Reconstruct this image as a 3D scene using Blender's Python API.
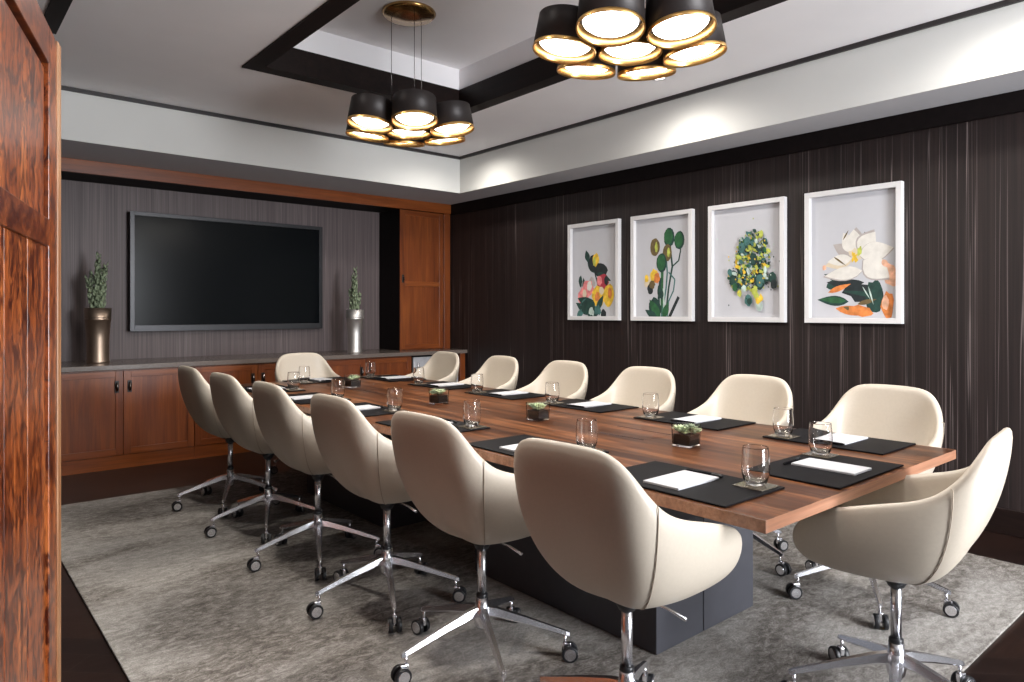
import bpy, bmesh, math, random
from mathutils import Vector, Matrix
for o in list(bpy.data.objects): bpy.data.objects.remove(o)
C = bpy.context.scene.collection
S = bpy.context.scene
PI = math.pi
R = math.radians

# ---------------- camera ----------------
cam_d = bpy.data.cameras.new('camera'); cam = bpy.data.objects.new('camera', cam_d); C.objects.link(cam)
cam.location = (0, 0, 1.30); cam.rotation_euler = (R(90), 0, R(-40.457))
cam_d.sensor_width = 36; cam_d.lens = 695.0 * 36 / 1024
cam_d.shift_y = -(341 - 311.75) / 1024; cam_d.clip_start = 0.02
S.camera = cam
S.view_settings.view_transform = 'Standard'; S.view_settings.look = 'None'
S.view_settings.gamma = 1; S.view_settings.use_curve_mapping = False
S.view_settings.exposure = 0.82
# ---------------- world: daylight, enters by an unseen window added behind the camera for fill ----------------
W = bpy.data.worlds.new('world'); S.world = W; W.use_nodes = True
bg = W.node_tree.nodes['Background']; bg.inputs[0].default_value = (0.93, 0.96, 1.0, 1); bg.inputs[1].default_value = 22.0

def light(name, kind, loc, energy, col=(1, 1, 1), rot=(0, 0, 0), **kw):
    d = bpy.data.lights.new(name, kind); d.energy = energy; d.color = col
    for k, v in kw.items(): setattr(d, k, v)
    o = bpy.data.objects.new(name, d); C.objects.link(o); o.location = loc; o.rotation_euler = rot
    return o
# portal of the added fill window (steers sky light only, emits nothing itself)
po = light('fill_window_portal', 'AREA', (2.75, -2.54, 1.475), 1, rot=(R(90), 0, 0), shape='RECTANGLE', size=1.5, size_y=2.65)
po.data.cycles.is_portal = True
# recessed downlights: right row of real ceiling lamps, left row added as fill (fixtures are built further down at the same points)
SPOT_R = [(3.98, 1.00), (3.98, 3.07), (3.96, 5.42)]
FILL_L = [(1.05, 1.00), (1.05, 2.45), (1.05, 3.65)]  # added lamps kept out of view, brightening the left chairs
for x, y in SPOT_R + FILL_L:
    light('downlight_and_fill_beam', 'SPOT', (x, y, 2.935), 36 if x > 2 else 44, (1, 0.95, 0.88), spot_size=R(170), spot_blend=1.0, shadow_soft_size=0.05)
for x, y in [(2.487, 2.08), (2.487, 3.975)]:
    light('chandelier_beam', 'AREA', (x, y, 2.44), 16, (1, 0.93, 0.84), shape='DISK', size=0.8)

# ---------------- node helpers ----------------
def mat(name):
    m = bpy.data.materials.new(name); m.use_nodes = True
    return m, m.node_tree, m.node_tree.nodes['Principled BSDF']
def nd(nt, t, **kw):
    n = nt.nodes.new(t)
    for k, v in kw.items():
        if k.startswith('i_'): n.inputs[k[2:].replace('_', ' ')].default_value = v
        else: setattr(n, k, v)
    return n
def coords(nt, scale, rot=(0, 0, 0), src='Object'):
    tc = nd(nt, 'ShaderNodeTexCoord'); mp = nd(nt, 'ShaderNodeMapping')
    mp.inputs['Scale'].default_value = scale; mp.inputs['Rotation'].default_value = rot
    nt.links.new(tc.outputs[src], mp.inputs[0]); return mp.outputs[0]
def noise(nt, vec, scale=5, detail=4, rough=0.5, dist=0):
    n = nd(nt, 'ShaderNodeTexNoise'); n.inputs['Scale'].default_value = scale; n.inputs['Detail'].default_value = detail
    n.inputs['Roughness'].default_value = rough; n.inputs['Distortion'].default_value = dist
    nt.links.new(vec, n.inputs['Vector']); return n.outputs['Fac']
def ramp(nt, fac, stops):
    r = nd(nt, 'ShaderNodeValToRGB'); e = r.color_ramp.elements
    while len(e) < len(stops): e.new(0.5)
    for k, (p, c) in enumerate(stops):
        e[k].position = p; e[k].color = (*c, 1) if len(c) == 3 else c
    nt.links.new(fac, r.inputs[0]); return r.outputs[0]
def mix(nt, a, b, fac, mode='MIX'):
    n = nd(nt, 'ShaderNodeMix', data_type='RGBA', blend_type=mode)
    for sock, v in ((n.inputs['Factor'], fac), (n.inputs[6], a), (n.inputs[7], b)):
        if isinstance(v, bpy.types.NodeSocket): nt.links.new(v, sock)
        elif isinstance(v, (int, float)): sock.default_value = v
        else: sock.default_value = (*v, 1)
    return n.outputs[2]
def bump(nt, bs, h, strength=0.2, dist=0.01):
    b = nd(nt, 'ShaderNodeBump'); b.inputs['Strength'].default_value = strength; b.inputs['Distance'].default_value = dist
    nt.links.new(h, b.inputs['Height']); nt.links.new(b.outputs[0], bs.inputs['Normal'])
def plain(name, col, rough=0.5, metal=0, spec=0.5, var=0.06, vs=20, bmp=0):
    m, nt, b = mat(name)
    v = coords(nt, (1, 1, 1)); n = noise(nt, v, vs, 3)
    c = ramp(nt, n, [(0.3, [x * (1 - var) for x in col]), (0.7, [min(1, x * (1 + var)) for x in col])])
    nt.links.new(c, b.inputs['Base Color'])
    b.inputs['Roughness'].default_value = rough; b.inputs['Metallic'].default_value = metal
    b.inputs['Specular IOR Level'].default_value = spec
    if bmp: bump(nt, b, n, bmp, 0.002)
    return m
def emit(name, col, st):
    m, nt, b = mat(name); b.inputs['Base Color'].default_value = (*col, 1)
    b.inputs['Emission Color'].default_value = (*col, 1); b.inputs['Emission Strength'].default_value = st
    return m
def wood(name, dark, mid, lite, axis=2, rough=0.35, fine=60, blot=None, coat=0, gs=1.0):
    """grain runs along axis"""
    m, nt, b = mat(name)
    sc = [9 * gs, 9 * gs, 9 * gs]; sc[axis] = 0.7 * gs
    sf = [fine, fine, fine]; sf[axis] = 1.8
    n1 = noise(nt, coords(nt, sc), 1.6, 5, 0.6, 1.2)
    n2 = noise(nt, coords(nt, sf), 1.5, 3, 0.6, 0.3)
    c1 = ramp(nt, n1, [(0.28, dark), (0.5, mid), (0.72, lite)])
    c2 = ramp(nt, n2, [(0.35, (0.72, 0.72, 0.72)), (0.65, (1.1, 1.1, 1.1))])
    c = mix(nt, c1, c2, 0.8, 'MULTIPLY')
    if blot:
        n3 = noise(nt, coords(nt, blot[0]), 1.0, 4, 0.6, 1.5)
        c3 = ramp(nt, n3, [(0.4, blot[1]), (0.58, (1, 1, 1))])
        c = mix(nt, c, c3, 1.0, 'MULTIPLY')
    nt.links.new(c, b.inputs['Base Color'])
    b.inputs['Roughness'].default_value = rough; b.inputs['Coat Weight'].default_value = coat
    b.inputs['Coat Roughness'].default_value = 0.15
    bump(nt, b, n2, 0.08, 0.001)
    return m
def veneer(name, base, dark, streak, amt, sx=1.0):
    """dark figured veneer, straight vertical grain with pale hairline streaks"""
    m, nt, b = mat(name)
    s = 30 * sx
    n1 = noise(nt, coords(nt, (s, s, 0.25)), 1.0, 5, 0.65, 0.4)
    n2 = noise(nt, coords(nt, (s * 0.55, s * 0.55, 0.10)), 1.3, 2, 0.5, 0.25)
    n3 = noise(nt, coords(nt, (3.0, 3.0, 0.9)), 1.0, 3, 0.5, 0.0)
    n4 = noise(nt, coords(nt, (110 * sx, 110 * sx, 1.2)), 1.0, 2, 0.5)
    c1 = ramp(nt, n1, [(0.3, dark), (0.7, base)])
    line = ramp(nt, n2, [(0.488, (0, 0, 0)), (0.5, (1, 1, 1)), (0.512, (0, 0, 0))])
    gate = ramp(nt, n3, [(0.42, (0.12, 0.12, 0.12)), (0.62, (1, 1, 1))])
    lm = mix(nt, line, gate, 1.0, 'MULTIPLY')
    lm2 = mix(nt, lm, (amt, amt, amt), 1.0, 'MULTIPLY')
    c = mix(nt, c1, streak, lm2)
    fn = ramp(nt, n4, [(0.35, (0.75, 0.75, 0.75)), (0.65, (1.2, 1.2, 1.2))])
    c = mix(nt, c, fn, 0.8, 'MULTIPLY')
    nt.links.new(c, b.inputs['Base Color']); b.inputs['Roughness'].default_value = 0.5
    b.inputs['Specular IOR Level'].default_value = 0.35
    return m

M = {}
M['wall_veneer'] = veneer('dark_veneer', (0.022, 0.0135, 0.0125), (0.009, 0.006, 0.006), (0.17, 0.135, 0.13), 0.8)
M['niche_veneer'] = veneer('grey_veneer', (0.155, 0.120, 0.120), (0.080, 0.061, 0.062), (0.30, 0.25, 0.25), 0.5, 1.3)
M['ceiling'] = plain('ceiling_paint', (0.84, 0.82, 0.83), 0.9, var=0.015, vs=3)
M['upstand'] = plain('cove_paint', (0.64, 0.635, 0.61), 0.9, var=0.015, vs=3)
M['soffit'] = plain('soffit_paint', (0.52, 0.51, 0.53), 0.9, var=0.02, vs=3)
M['black_wood'] = wood('espresso_wood', (0.006, 0.003, 0.003), (0.010, 0.005, 0.004), (0.014, 0.007, 0.006), 1, 0.5)
M['black_wood'].node_tree.nodes['Principled BSDF'].inputs['Specular IOR Level'].default_value = 0.15
M['crown'] = plain('espresso_crown', (0.006, 0.004, 0.004), 0.6, spec=0.12, var=0.2)
M['trim_dark'] = plain('dark_trim', (0.02, 0.016, 0.016), 0.5)
M['wallpaint'] = plain('beige_wall_paint', (0.55, 0.50, 0.45), 0.85, var=0.02, vs=2)
M['cab_z'] = wood('cherry_vertical', (0.11, 0.022, 0.004), (0.19, 0.044, 0.008), (0.26, 0.070, 0.013), 2, 0.32, gs=0.7)
M['cab_x'] = wood('cherry_horizontal', (0.13, 0.027, 0.005), (0.21, 0.050, 0.009), (0.28, 0.076, 0.015), 0, 0.3, gs=0.7)
M['door_wood'] = wood('figured_cherry', (0.11, 0.018, 0.004), (0.30, 0.068, 0.014), (0.52, 0.16, 0.040), 2, 0.3,
                      blot=((26, 26, 14), (0.16, 0.08, 0.06)), coat=0.25)
M['door_rail'] = wood('figured_cherry_rail', (0.08, 0.014, 0.004), (0.19, 0.042, 0.010), (0.32, 0.09, 0.024), 1, 0.3,
                      blot=((9, 9, 18), (0.4, 0.25, 0.2)), coat=0.35)
M['door_edge'] = wood('pale_door_edge', (0.22, 0.08, 0.03), (0.34, 0.16, 0.07), (0.45, 0.26, 0.13), 2, 0.4)
M['groove'] = plain('dark_groove', (0.02, 0.005, 0.003), 0.6)
M['table'] = wood('walnut_top', (0.032, 0.010, 0.004), (0.095, 0.033, 0.012), (0.23, 0.092, 0.036), 1, 0.33, fine=55, gs=1.0)
_nt = M['table'].node_tree; _b = _nt.nodes['Principled BSDF']; _b.inputs['Specular IOR Level'].default_value = 0.2
_src = _b.inputs['Base Color'].links[0].from_socket
_pl = ramp(_nt, noise(_nt, coords(_nt, (11, 0.30, 1)), 1.0, 2, 0.5, 0.6), [(0.40, (0.50, 0.45, 0.42)), (0.50, (1.0, 1.0, 1.0)), (0.60, (1.45, 1.45, 1.45))])
_nt.links.new(mix(_nt, _src, _pl, 0.9, 'MULTIPLY'), _b.inputs['Base Color'])
M['table_edge'] = wood('walnut_edge', (0.20, 0.085, 0.045), (0.30, 0.14, 0.08), (0.42, 0.22, 0.14), 0, 0.4)
M['counter'] = plain('brown_stone', (0.15, 0.12, 0.105), 0.22, var=0.15, vs=60)
M['leather'] = plain('cream_leather', (0.49, 0.43, 0.355), 0.42, var=0.02, vs=90, bmp=0.12)
M['seam'] = plain('seam_thread', (0.34, 0.28, 0.22), 0.7)
M['chrome'] = plain('polished_aluminium', (0.86, 0.86, 0.90), 0.27, 1, var=0.02)
M['black_plastic'] = plain('black_rubber', (0.010, 0.010, 0.012), 0.4)
M['base_metal'] = plain('charcoal_panel', (0.050, 0.050, 0.060), 0.42, var=0.05)
M['mat'] = plain('black_leather', (0.006, 0.0055, 0.0065), 0.5, spec=0.06, var=0.1, vs=120, bmp=0.05)
M['paper'] = plain('white_paper', (0.47, 0.47, 0.49), 0.8, var=0.01)
M['coaster'] = plain('glossy_dark_coaster', (0.10, 0.085, 0.065), 0.15)
M['tv_frame'] = plain('grey_bezel', (0.035, 0.035, 0.038), 0.35, 0.6)
M['tv_side'] = plain('black_casing', (0.006, 0.006, 0.007), 0.5)
M['tv_screen'] = plain('black_glass', (0.003, 0.004, 0.005), 0.2, spec=0.08, var=0.0)
M['art_frame'] = plain('white_lacquer', (0.66, 0.645, 0.645), 0.35, var=0.01)
M['art_paper'] = plain('print_paper', (0.50, 0.50, 0.53), 0.8, var=0.01)
M['bronze'] = plain('brushed_bronze', (0.46, 0.35, 0.27), 0.42, 1, var=0.05)
M['silver'] = plain('brushed_silver', (0.80, 0.77, 0.74), 0.5, 1, var=0.03)
M['leaf'] = plain('succulent_leaf', (0.22, 0.27, 0.17), 0.55, var=0.35, vs=25)
M['leaf2'] = plain('pale_leaf', (0.48, 0.55, 0.34), 0.55, var=0.3, vs=40)
M['soil'] = plain('black_pebbles', (0.010, 0.009, 0.009), 0.5, var=0.4, vs=150)
M['brass'] = plain('antique_brass', (0.40, 0.24, 0.09), 0.25, 1, var=0.06)
M['gold'] = plain('gold_lining', (0.80, 0.48, 0.17), 0.32, 1, var=0.03)
M['drum'] = plain('dark_bronze_drum', (0.028, 0.022, 0.021), 0.45, 0.3)
M['lamp'] = emit('lit_diffuser', (1.0, 0.97, 0.93), 5)
M['lens'] = emit('lit_lens', (1.0, 0.96, 0.9), 6.0)
M['appliance'] = plain('pale_appliance', (0.50, 0.50, 0.53), 0.3, 0.2)
M['handle'] = plain('dark_nickel', (0.20, 0.18, 0.17), 0.25, 1)
M['handle_back'] = plain('black_backplate', (0.01, 0.008, 0.008), 0.4)

def glassmat(name, rough=0.0, col=(1, 1, 1), ior=1.45):
    m, nt, b = mat(name)
    b.inputs['Base Color'].default_value = (*col, 1); b.inputs['Transmission Weight'].default_value = 1
    b.inputs['Roughness'].default_value = rough; b.inputs['IOR'].default_value = ior
    return m
M['glass'] = glassmat('clear_glass', ior=1.42)
M['pane'] = glassmat('window_glass', ior=1.05)

# floor: dark planks
m, nt, b = mat('dark_plank_floor')
br = nd(nt, 'ShaderNodeTexBrick'); br.inputs['Scale'].default_value = 1.0
br.inputs['Brick Width'].default_value = 0.9; br.inputs['Row Height'].default_value = 0.125
br.inputs['Mortar Size'].default_value = 0.0015; br.inputs['Color1'].default_value = (0.022, 0.010, 0.007, 1)
br.inputs['Color2'].default_value = (0.012, 0.006, 0.005, 1); br.inputs['Mortar'].default_value = (0.035, 0.022, 0.018, 1)
nt.links.new(coords(nt, (1, 1, 1), (0, 0, R(45))), br.inputs['Vector'])
g = ramp(nt, noise(nt, coords(nt, (3, 40, 3), (0, 0, R(45))), 1.5, 4, 0.6, 0.5), [(0.3, (0.5, 0.5, 0.5)), (0.7, (1.3, 1.3, 1.3))])
nt.links.new(mix(nt, br.outputs[0], g, 0.8, 'MULTIPLY'), b.inputs['Base Color']); b.inputs['Roughness'].default_value = 0.3; b.inputs['Specular IOR Level'].default_value = 0.25
M['floor'] = m
# rug: distressed grey taupe
m, nt, b = mat('distressed_rug')
a1 = noise(nt, coords(nt, (0.7, 1.5, 1)), 1.0, 3, 0.5, 1.0)
a2 = noise(nt, coords(nt, (8, 15, 9)), 2.2, 10, 0.84, 0.6)
a3 = noise(nt, coords(nt, (1, 1, 1)), 170, 2, 0.6)
ca = ramp(nt, a2, [(0.40, (0.10, 0.088, 0.078)), (0.50, (0.19, 0.172, 0.155)), (0.62, (0.36, 0.335, 0.31))])
cb = ramp(nt, a2, [(0.40, (0.24, 0.225, 0.205)), (0.60, (0.42, 0.395, 0.37))])
cm = mix(nt, ca, cb, ramp(nt, a1, [(0.46, (0, 0, 0)), (0.60, (1, 1, 1))]))
cf = mix(nt, cm, ramp(nt, a3, [(0.3, (0.7, 0.7, 0.7)), (0.7, (1.25, 1.25, 1.25))]), 0.7, 'MULTIPLY')
nt.links.new(cf, b.inputs['Base Color']); b.inputs['Roughness'].default_value = 0.95
b.inputs['Specular IOR Level'].default_value = 0.1; bump(nt, b, a3, 0.4, 0.004)
M['rug'] = m

# ---------------- mesh helpers ----------------
def mesh_obj(name, bm, mats, parent=None, smooth=False, loc=None):
    me = bpy.data.meshes.new(name); bmesh.ops.recalc_face_normals(bm, faces=bm.faces)
    bm.to_mesh(me); bm.free()
    for k in (mats if isinstance(mats, (list, tuple)) else [mats]): me.materials.append(M[k])
    if smooth:
        for p in me.polygons: p.use_smooth = True
    o = bpy.data.objects.new(name, me); C.objects.link(o)
    if parent: o.parent = parent
    if loc: o.location = loc
    return o
def box(bm, x0, x1, y0, y1, z0, z1, bev=0.0, mi=0, seg=2, mtx=None):
    vs = [bm.verts.new((x, y, z)) for x in (x0, x1) for y in (y0, y1) for z in (z0, z1)]
    fs = [bm.faces.new([vs[i] for i in q]) for q in ((0, 1, 3, 2), (4, 6, 7, 5), (0, 4, 5, 1), (2, 3, 7, 6), (0, 2, 6, 4), (1, 5, 7, 3))]
    for f in fs: f.material_index = mi
    new = set(vs)
    if bev > 0:
        r = bmesh.ops.bevel(bm, geom=list({e for f in fs for e in f.edges}), offset=bev, segments=seg, affect='EDGES', profile=0.5)
        new = {v for v in new if v.is_valid} | set(r['verts'])
        for f in r['faces']: f.material_index = mi
    if mtx is not None: bmesh.ops.transform(bm, matrix=mtx, verts=list(new))
    return bm
def B(*a, **k): return box(bmesh.new(), *a, **k)
def lathe(bm, prof, n=24, mi=0, c=(0, 0), smooth=True, cap=True):
    rings = []
    for r, z in prof:
        if r < 1e-6: rings.append([bm.verts.new((c[0], c[1], z))])
        else: rings.append([bm.verts.new((c[0] + r * math.cos(2 * PI * i / n), c[1] + r * math.sin(2 * PI * i / n), z)) for i in range(n)])
    for a, b_ in zip(rings, rings[1:]):
        for i in range(n):
            j = (i + 1) % n
            if len(a) == 1 and len(b_) == 1: continue
            if len(a) == 1: f = bm.faces.new((a[0], b_[i], b_[j]))
            elif len(b_) == 1: f = bm.faces.new((a[i], a[j], b_[0]))
            else: f = bm.faces.new((a[i], a[j], b_[j], b_[i]))
            f.material_index = mi; f.smooth = smooth
    if cap:
        for rg in (rings[0], rings[-1]):
            if len(rg) > 2: f = bm.faces.new(rg); f.material_index = mi
    return bm
def tube(bm, pts, rad, n=8, mi=0, closed=False):
    pts = [Vector(p) for p in pts]; rads = rad if isinstance(rad, (list, tuple)) else [rad] * len(pts)
    rings = []; prev = None
    for i, p in enumerate(pts):
        a = pts[i - 1] if i else p; c = pts[i + 1] if i < len(pts) - 1 else p
        t = (c - a).normalized()
        up = Vector((0, 0, 1)) if abs(t.z) < 0.9 else Vector((1, 0, 0))
        if prev is not None and (prev - t * prev.dot(t)).length > 0.1: up = prev
        u = (up - t * up.dot(t)).normalized(); v = t.cross(u); prev = u
        rings.append([bm.verts.new(p + (u * math.cos(2 * PI * k / n) + v * math.sin(2 * PI * k / n)) * rads[i]) for k in range(n)])
    for a, b_ in zip(rings, rings[1:]):
        for k in range(n):
            f = bm.faces.new((a[k], a[(k + 1) % n], b_[(k + 1) % n], b_[k])); f.smooth = True; f.material_index = mi
    for rg in (rings[0], rings[-1]):
        f = bm.faces.new(rg); f.material_index = mi
    return bm
def struct(name, bm, mats, **k):
    o = mesh_obj(name, bm, mats, **k); o['kind'] = 'structure'; return o
def tag(o, label, cat, group=None):
    o['label'] = label; o['category'] = cat
    if group: o['group'] = group
    return o
def thing(name, label, cat, loc=(0, 0, 0), rz=0, group=None):
    o = bpy.data.objects.new(name, None); C.objects.link(o); o.empty_display_size = 0.1
    o.location = loc; o.rotation_euler = (0, 0, rz); return tag(o, label, cat, group)
def dup(root, loc, rz, label, group=None):
    r = root.copy(); C.objects.link(r); r.location = loc; r.rotation_euler = (0, 0, rz); r['label'] = label
    if group: r['group'] = group
    for ch in [o for o in list(C.objects) if o.parent == root]:
        c = ch.copy(); C.objects.link(c); c.parent = r
        for g in [o for o in list(C.objects) if o.parent == ch]:
            d = g.copy(); C.objects.link(d); d.parent = c
    return r

# ---------------- room ----------------
XL, XR, YN, YT, YB = -0.30, 4.83, -2.50, 6.765, 7.25      # left, right, near walls; cabinet front plane; niche back
ZC, ZS, ZT = 2.96, 2.572, 3.30                            # ceiling, soffit, tray ceiling
struct('floor', B(XL - .1, XR + .1, YN - .1, YB + .1, -0.05, 0), 'floor')
struct('wall_right', B(XR, XR + .1, YN, YB, 0, 3.4), 'wall_veneer')
struct('wall_left', B(XL - .1, XL, YN - .1, YB, 0, 3.4), 'wall_veneer')
bm = bmesh.new()                                           # wall_near with opening for the added fill window
wx0, wx1, wz0, wz1 = 2.0, 3.5, 0.15, 2.8
box(bm, XL, wx0, YN - .1, YN, 0, 3.4); box(bm, wx1, XR + .1, YN - .1, YN, 0, 3.4)
box(bm, wx0, wx1, YN - .1, YN, 0, wz0); box(bm, wx0, wx1, YN - .1, YN, wz1, 3.4)
struct('wall_near', bm, 'wall_veneer')
bm = bmesh.new()
for x in (wx0, (wx0 + wx1) / 2 - .02, wx1 - .04): box(bm, x, x + .04, YN - .08, YN - .02, wz0, wz1, mi=0)
for z in (wz0, wz1 - .04): box(bm, wx0, wx1, YN - .08, YN - .02, z, z + .04, mi=0)
struct('fill_window_1', bm, 'trim_dark')  # unseen window, placed and sized for the fill light it lets in
struct('wall_far', B(XL, XR, YB, YB + .1, 0, 3.4), 'niche_veneer')
struct('wall_niche_panel', B(XL, 4.114, YB - .02, YB, 0.86, 2.6), 'niche_veneer')
struct('baseboard_right', B(XR - .018, XR, YN, 6.46, 0, 0.149, bev=.003), 'black_wood')
# main ceiling with the tray opening
tx0, tx1, ty0, ty1 = 1.657, 3.498, 1.15, 4.754; tw = 0.105
bm = bmesh.new()
box(bm, XL, tx0 + tw, YN, 6.05, ZC, ZC + .1); box(bm, tx1 - tw, 4.425, YN, 6.05, ZC, ZC + .1)
box(bm, tx0 + tw, tx1 - tw, YN, ty0 + tw, ZC, ZC + .1); box(bm, tx0 + tw, tx1 - tw, ty1 - tw, 6.05, ZC, ZC + .1)
struct('ceiling', bm, 'ceiling')
bm = bmesh.new(); t = 0.06
a, b_, c, d = tx0 + tw, tx1 - tw, ty0 + tw, ty1 - tw
box(bm, a - t, a, c - t, d + t, ZC + .1, ZT); box(bm, b_, b_ + t, c - t, d + t, ZC + .1, ZT)
box(bm, a, b_, c - t, c, ZC + .1, ZT); box(bm, a, b_, d, d + t, ZC + .1, ZT)
box(bm, a - t, b_ + t, c - t, d + t, ZT, ZT + .05)
struct('ceiling_tray', bm, 'ceiling')
bm = bmesh.new(); zt = 3.126                               # espresso lining: flat border under the ceiling plus inner face
box(bm, tx0, a, ty0, ty1, ZC - .012, ZC); box(bm, b_, tx1, ty0, ty1, ZC - .012, ZC)
box(bm, a, b_, ty0, c, ZC - .012, ZC); box(bm, a, b_, d, ty1, ZC - .012, ZC)
box(bm, a, a + .012, c, d, ZC - .012, zt); box(bm, b_ - .012, b_, c, d, ZC - .012, zt)
box(bm, a, b_, c, c + .012, ZC - .012, zt); box(bm, a, b_, d - .012, d, ZC - .012, zt)
struct('trim_1', bm, 'black_wood')
struct('trim_2', B(0.531, 0.618, YN, 4.9, ZC - .012, ZC), 'black_wood')
# soffit ring (right and far sides), lower than the ceiling
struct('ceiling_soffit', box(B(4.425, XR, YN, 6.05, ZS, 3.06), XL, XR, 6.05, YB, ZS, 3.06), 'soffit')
# painted upstand facing the room
struct('ceiling_upstand', box(B(4.417, 4.4249, YN, 6.05, ZS, ZC), XL, 4.417, 6.042, 6.0499, ZS, ZC), 'upstand')
bm = bmesh.new(); box(bm, 4.395, 4.417, YN, 6.042, ZC - .028, ZC); box(bm, XL, 4.395, 6.020, 6.042, ZC - .028, ZC)
struct('trim_3', bm, 'trim_dark')
struct('trim_4', B(XR - .03, XR, YN, YT, 2.45, ZS, bev=.004), 'crown')
struct('trim_5', B(XL, XR - .03, YT - .02, YT + .012, 2.459, ZS - .001, bev=.003), 'cab_x')          # cherry header
struct('trim_6', B(XL, 4.114, YT + .012, YB - .02, 2.465, 2.48), 'crown')         # dark head of the niche

# ---------------- foreground door ----------------
dl = bpy.data.objects.new('door_1', None); C.objects.link(dl); dl['kind'] = 'structure'
dl.location = (0.046, 1.459, 0); dl.rotation_euler = (0, 0, R(90 - 15.3))     # local +x along the leaf; face towards local -y
DW, DH = 1.035, 2.088
bm = bmesh.new(); box(bm, 0, .11, 0, .045, .01, DH, .002); box(bm, .86, .985, 0, .045, .01, DH, .002)
mesh_obj('stile', bm, 'door_wood', dl)
bm = bmesh.new(); box(bm, .11, .86, 0, .045, 1.985, DH, .002); box(bm, .11, .86, .0, .045, 1.48, 1.556, .002); box(bm, .11, .86, 0, .045, .01, .14, .002)
mesh_obj('rail', bm, 'door_rail', dl)
mesh_obj('upper_panel', B(.125, .845, .010, .035, 1.556, 1.970, .003), 'door_wood', dl)
mesh_obj('panel_groove', box(B(.11, .86, .022, .030, 1.556, 1.985), .11, .86, .022, .03, .14, 1.48), 'groove', dl)
bm = bmesh.new()
xs = [.11, .132, .375, .618, .86]
for p, q in zip(xs, xs[1:]): box(bm, p + .003, q - .003, .008, .035, .14, 1.48, .002)
mesh_obj('board_panel', bm, 'door_wood', dl)
mesh_obj('edge_strip', B(.985, DW, -.004, .047, .0, DH + .004, .003), 'door_edge', dl)
# jamb that carries the door (outside the photograph's frame)
struct('wall_return', B(XL, -0.06, 1.36, 1.50, 0, ZC), 'wall_veneer')
struct('trim_7', B(-0.06, 0.035, 1.42, 1.50, 0, 2.15, bev=.004), 'door_wood')

# ---------------- rug ----------------
bm = bmesh.new(); box(bm, .56, 4.27, .85, 5.475, 0.0, 0.010, .003)
tag(mesh_obj('area_rug', bm, 'rug'), 'large distressed grey and taupe rug under the conference table', 'rug')

# ---------------- credenza ----------------
YF = 6.48
def panel_door(name, x0, x1, z0, z1, yf, parent, hx=None, hz=None, th=.02, fr=.055, rail2=None):
    bm = bmesh.new()
    box(bm, x0, x0 + fr, yf, yf + th, z0, z1, .0015); box(bm, x1 - fr, x1, yf, yf + th, z0, z1, .0015)
    mats = ['cab_z', 'cab_x']
    box(bm, x0 + fr, x1 - fr, yf, yf + th, z1 - fr, z1, .0015, mi=1); box(bm, x0 + fr, x1 - fr, yf, yf + th, z0, z0 + fr, .0015, mi=1)
    if rail2: box(bm, x0 + fr, x1 - fr, yf, yf + th, rail2 - fr / 2, rail2 + fr / 2, .0015, mi=1)
    box(bm, x0 + fr - .002, x1 - fr + .002, yf + .009, yf + th - .002, z0 + fr - .002, z1 - fr + .002, mi=0)
    o = mesh_obj(name, bm, mats, parent)
    if hx is not None:
        h = bmesh.new(); box(h, hx - .016, hx + .016, yf - .005, yf, hz - .05, hz + .05, .003, mi=0)
        tube(h, [(hx, yf - .004, hz + .036), (hx, yf - .022, hz + .026), (hx, yf - .026, hz), (hx, yf - .022, hz - .026), (hx, yf - .004, hz - .036)], [.006, .008, .010, .008, .006], 8, 1)
        mesh_obj('handle', h, ['handle_back', 'handle'], o)
    return o
units = [(-.29, .728, 'cherry base cabinet partly hidden behind the open door'),
         (.73, 1.846, 'two-door cherry base cabinet below the bronze vase'),
         (1.848, 2.966, 'two-door cherry base cabinet right behind the far end chair'),
         (2.968, 4.088, 'two-door cherry base cabinet below the silver vase')]
for x0, x1, lb in units:
    t_ = thing('base_cabinet', lb, 'cabinet', group='cherry base cabinets under the stone counter')
    mesh_obj('body', B(x0, x1, YF + .021, YT + .4, .10, .82), 'cab_z', t_)
    mesh_obj('plinth', B(x0, x1, YF + .008, YF + .03, 0.001, .112), 'cab_x', t_)
    xm = (x0 + x1) / 2
    panel_door('door', x0 + .003, xm - .002, .115, .812, YF, t_, xm - .047, .68)
    panel_door('door', xm + .002, x1 - .003, .115, .812, YF, t_, xm + .047, .68)
t_ = thing('refrigerator', 'small pale grey built-in appliance front at the right end of the credenza', 'refrigerator')
mesh_obj('body', B(4.09, 4.735, YF + .03, YT + .4, .02, .815), 'crown', t_)
mesh_obj('front_panel', B(4.115, 4.715, YF + .004, YF + .029, .10, .80, .003), 'appliance', t_)
bm = bmesh.new(); tube(bm, [(4.16, YF - .03, .30), (4.16, YF - .03, .74)], .008)
for z in (.33, .71): tube(bm, [(4.16, YF + .004, z), (4.16, YF - .03, z)], .005)
mesh_obj('handle', bm, 'chrome', t_)
tag(mesh_obj('end_panel', B(4.737, 4.811, YF - .003, YT + .4, .0, .82, .002), 'cab_z'), 'narrow cherry end panel between the grey appliance and the dark wall', 'panel')
tag(mesh_obj('countertop', B(XL + .01, 4.825, 6.45, YB - .021, .822, .862, .003), 'counter'), 'long brown stone counter along the far wall under the television', 'countertop')
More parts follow.
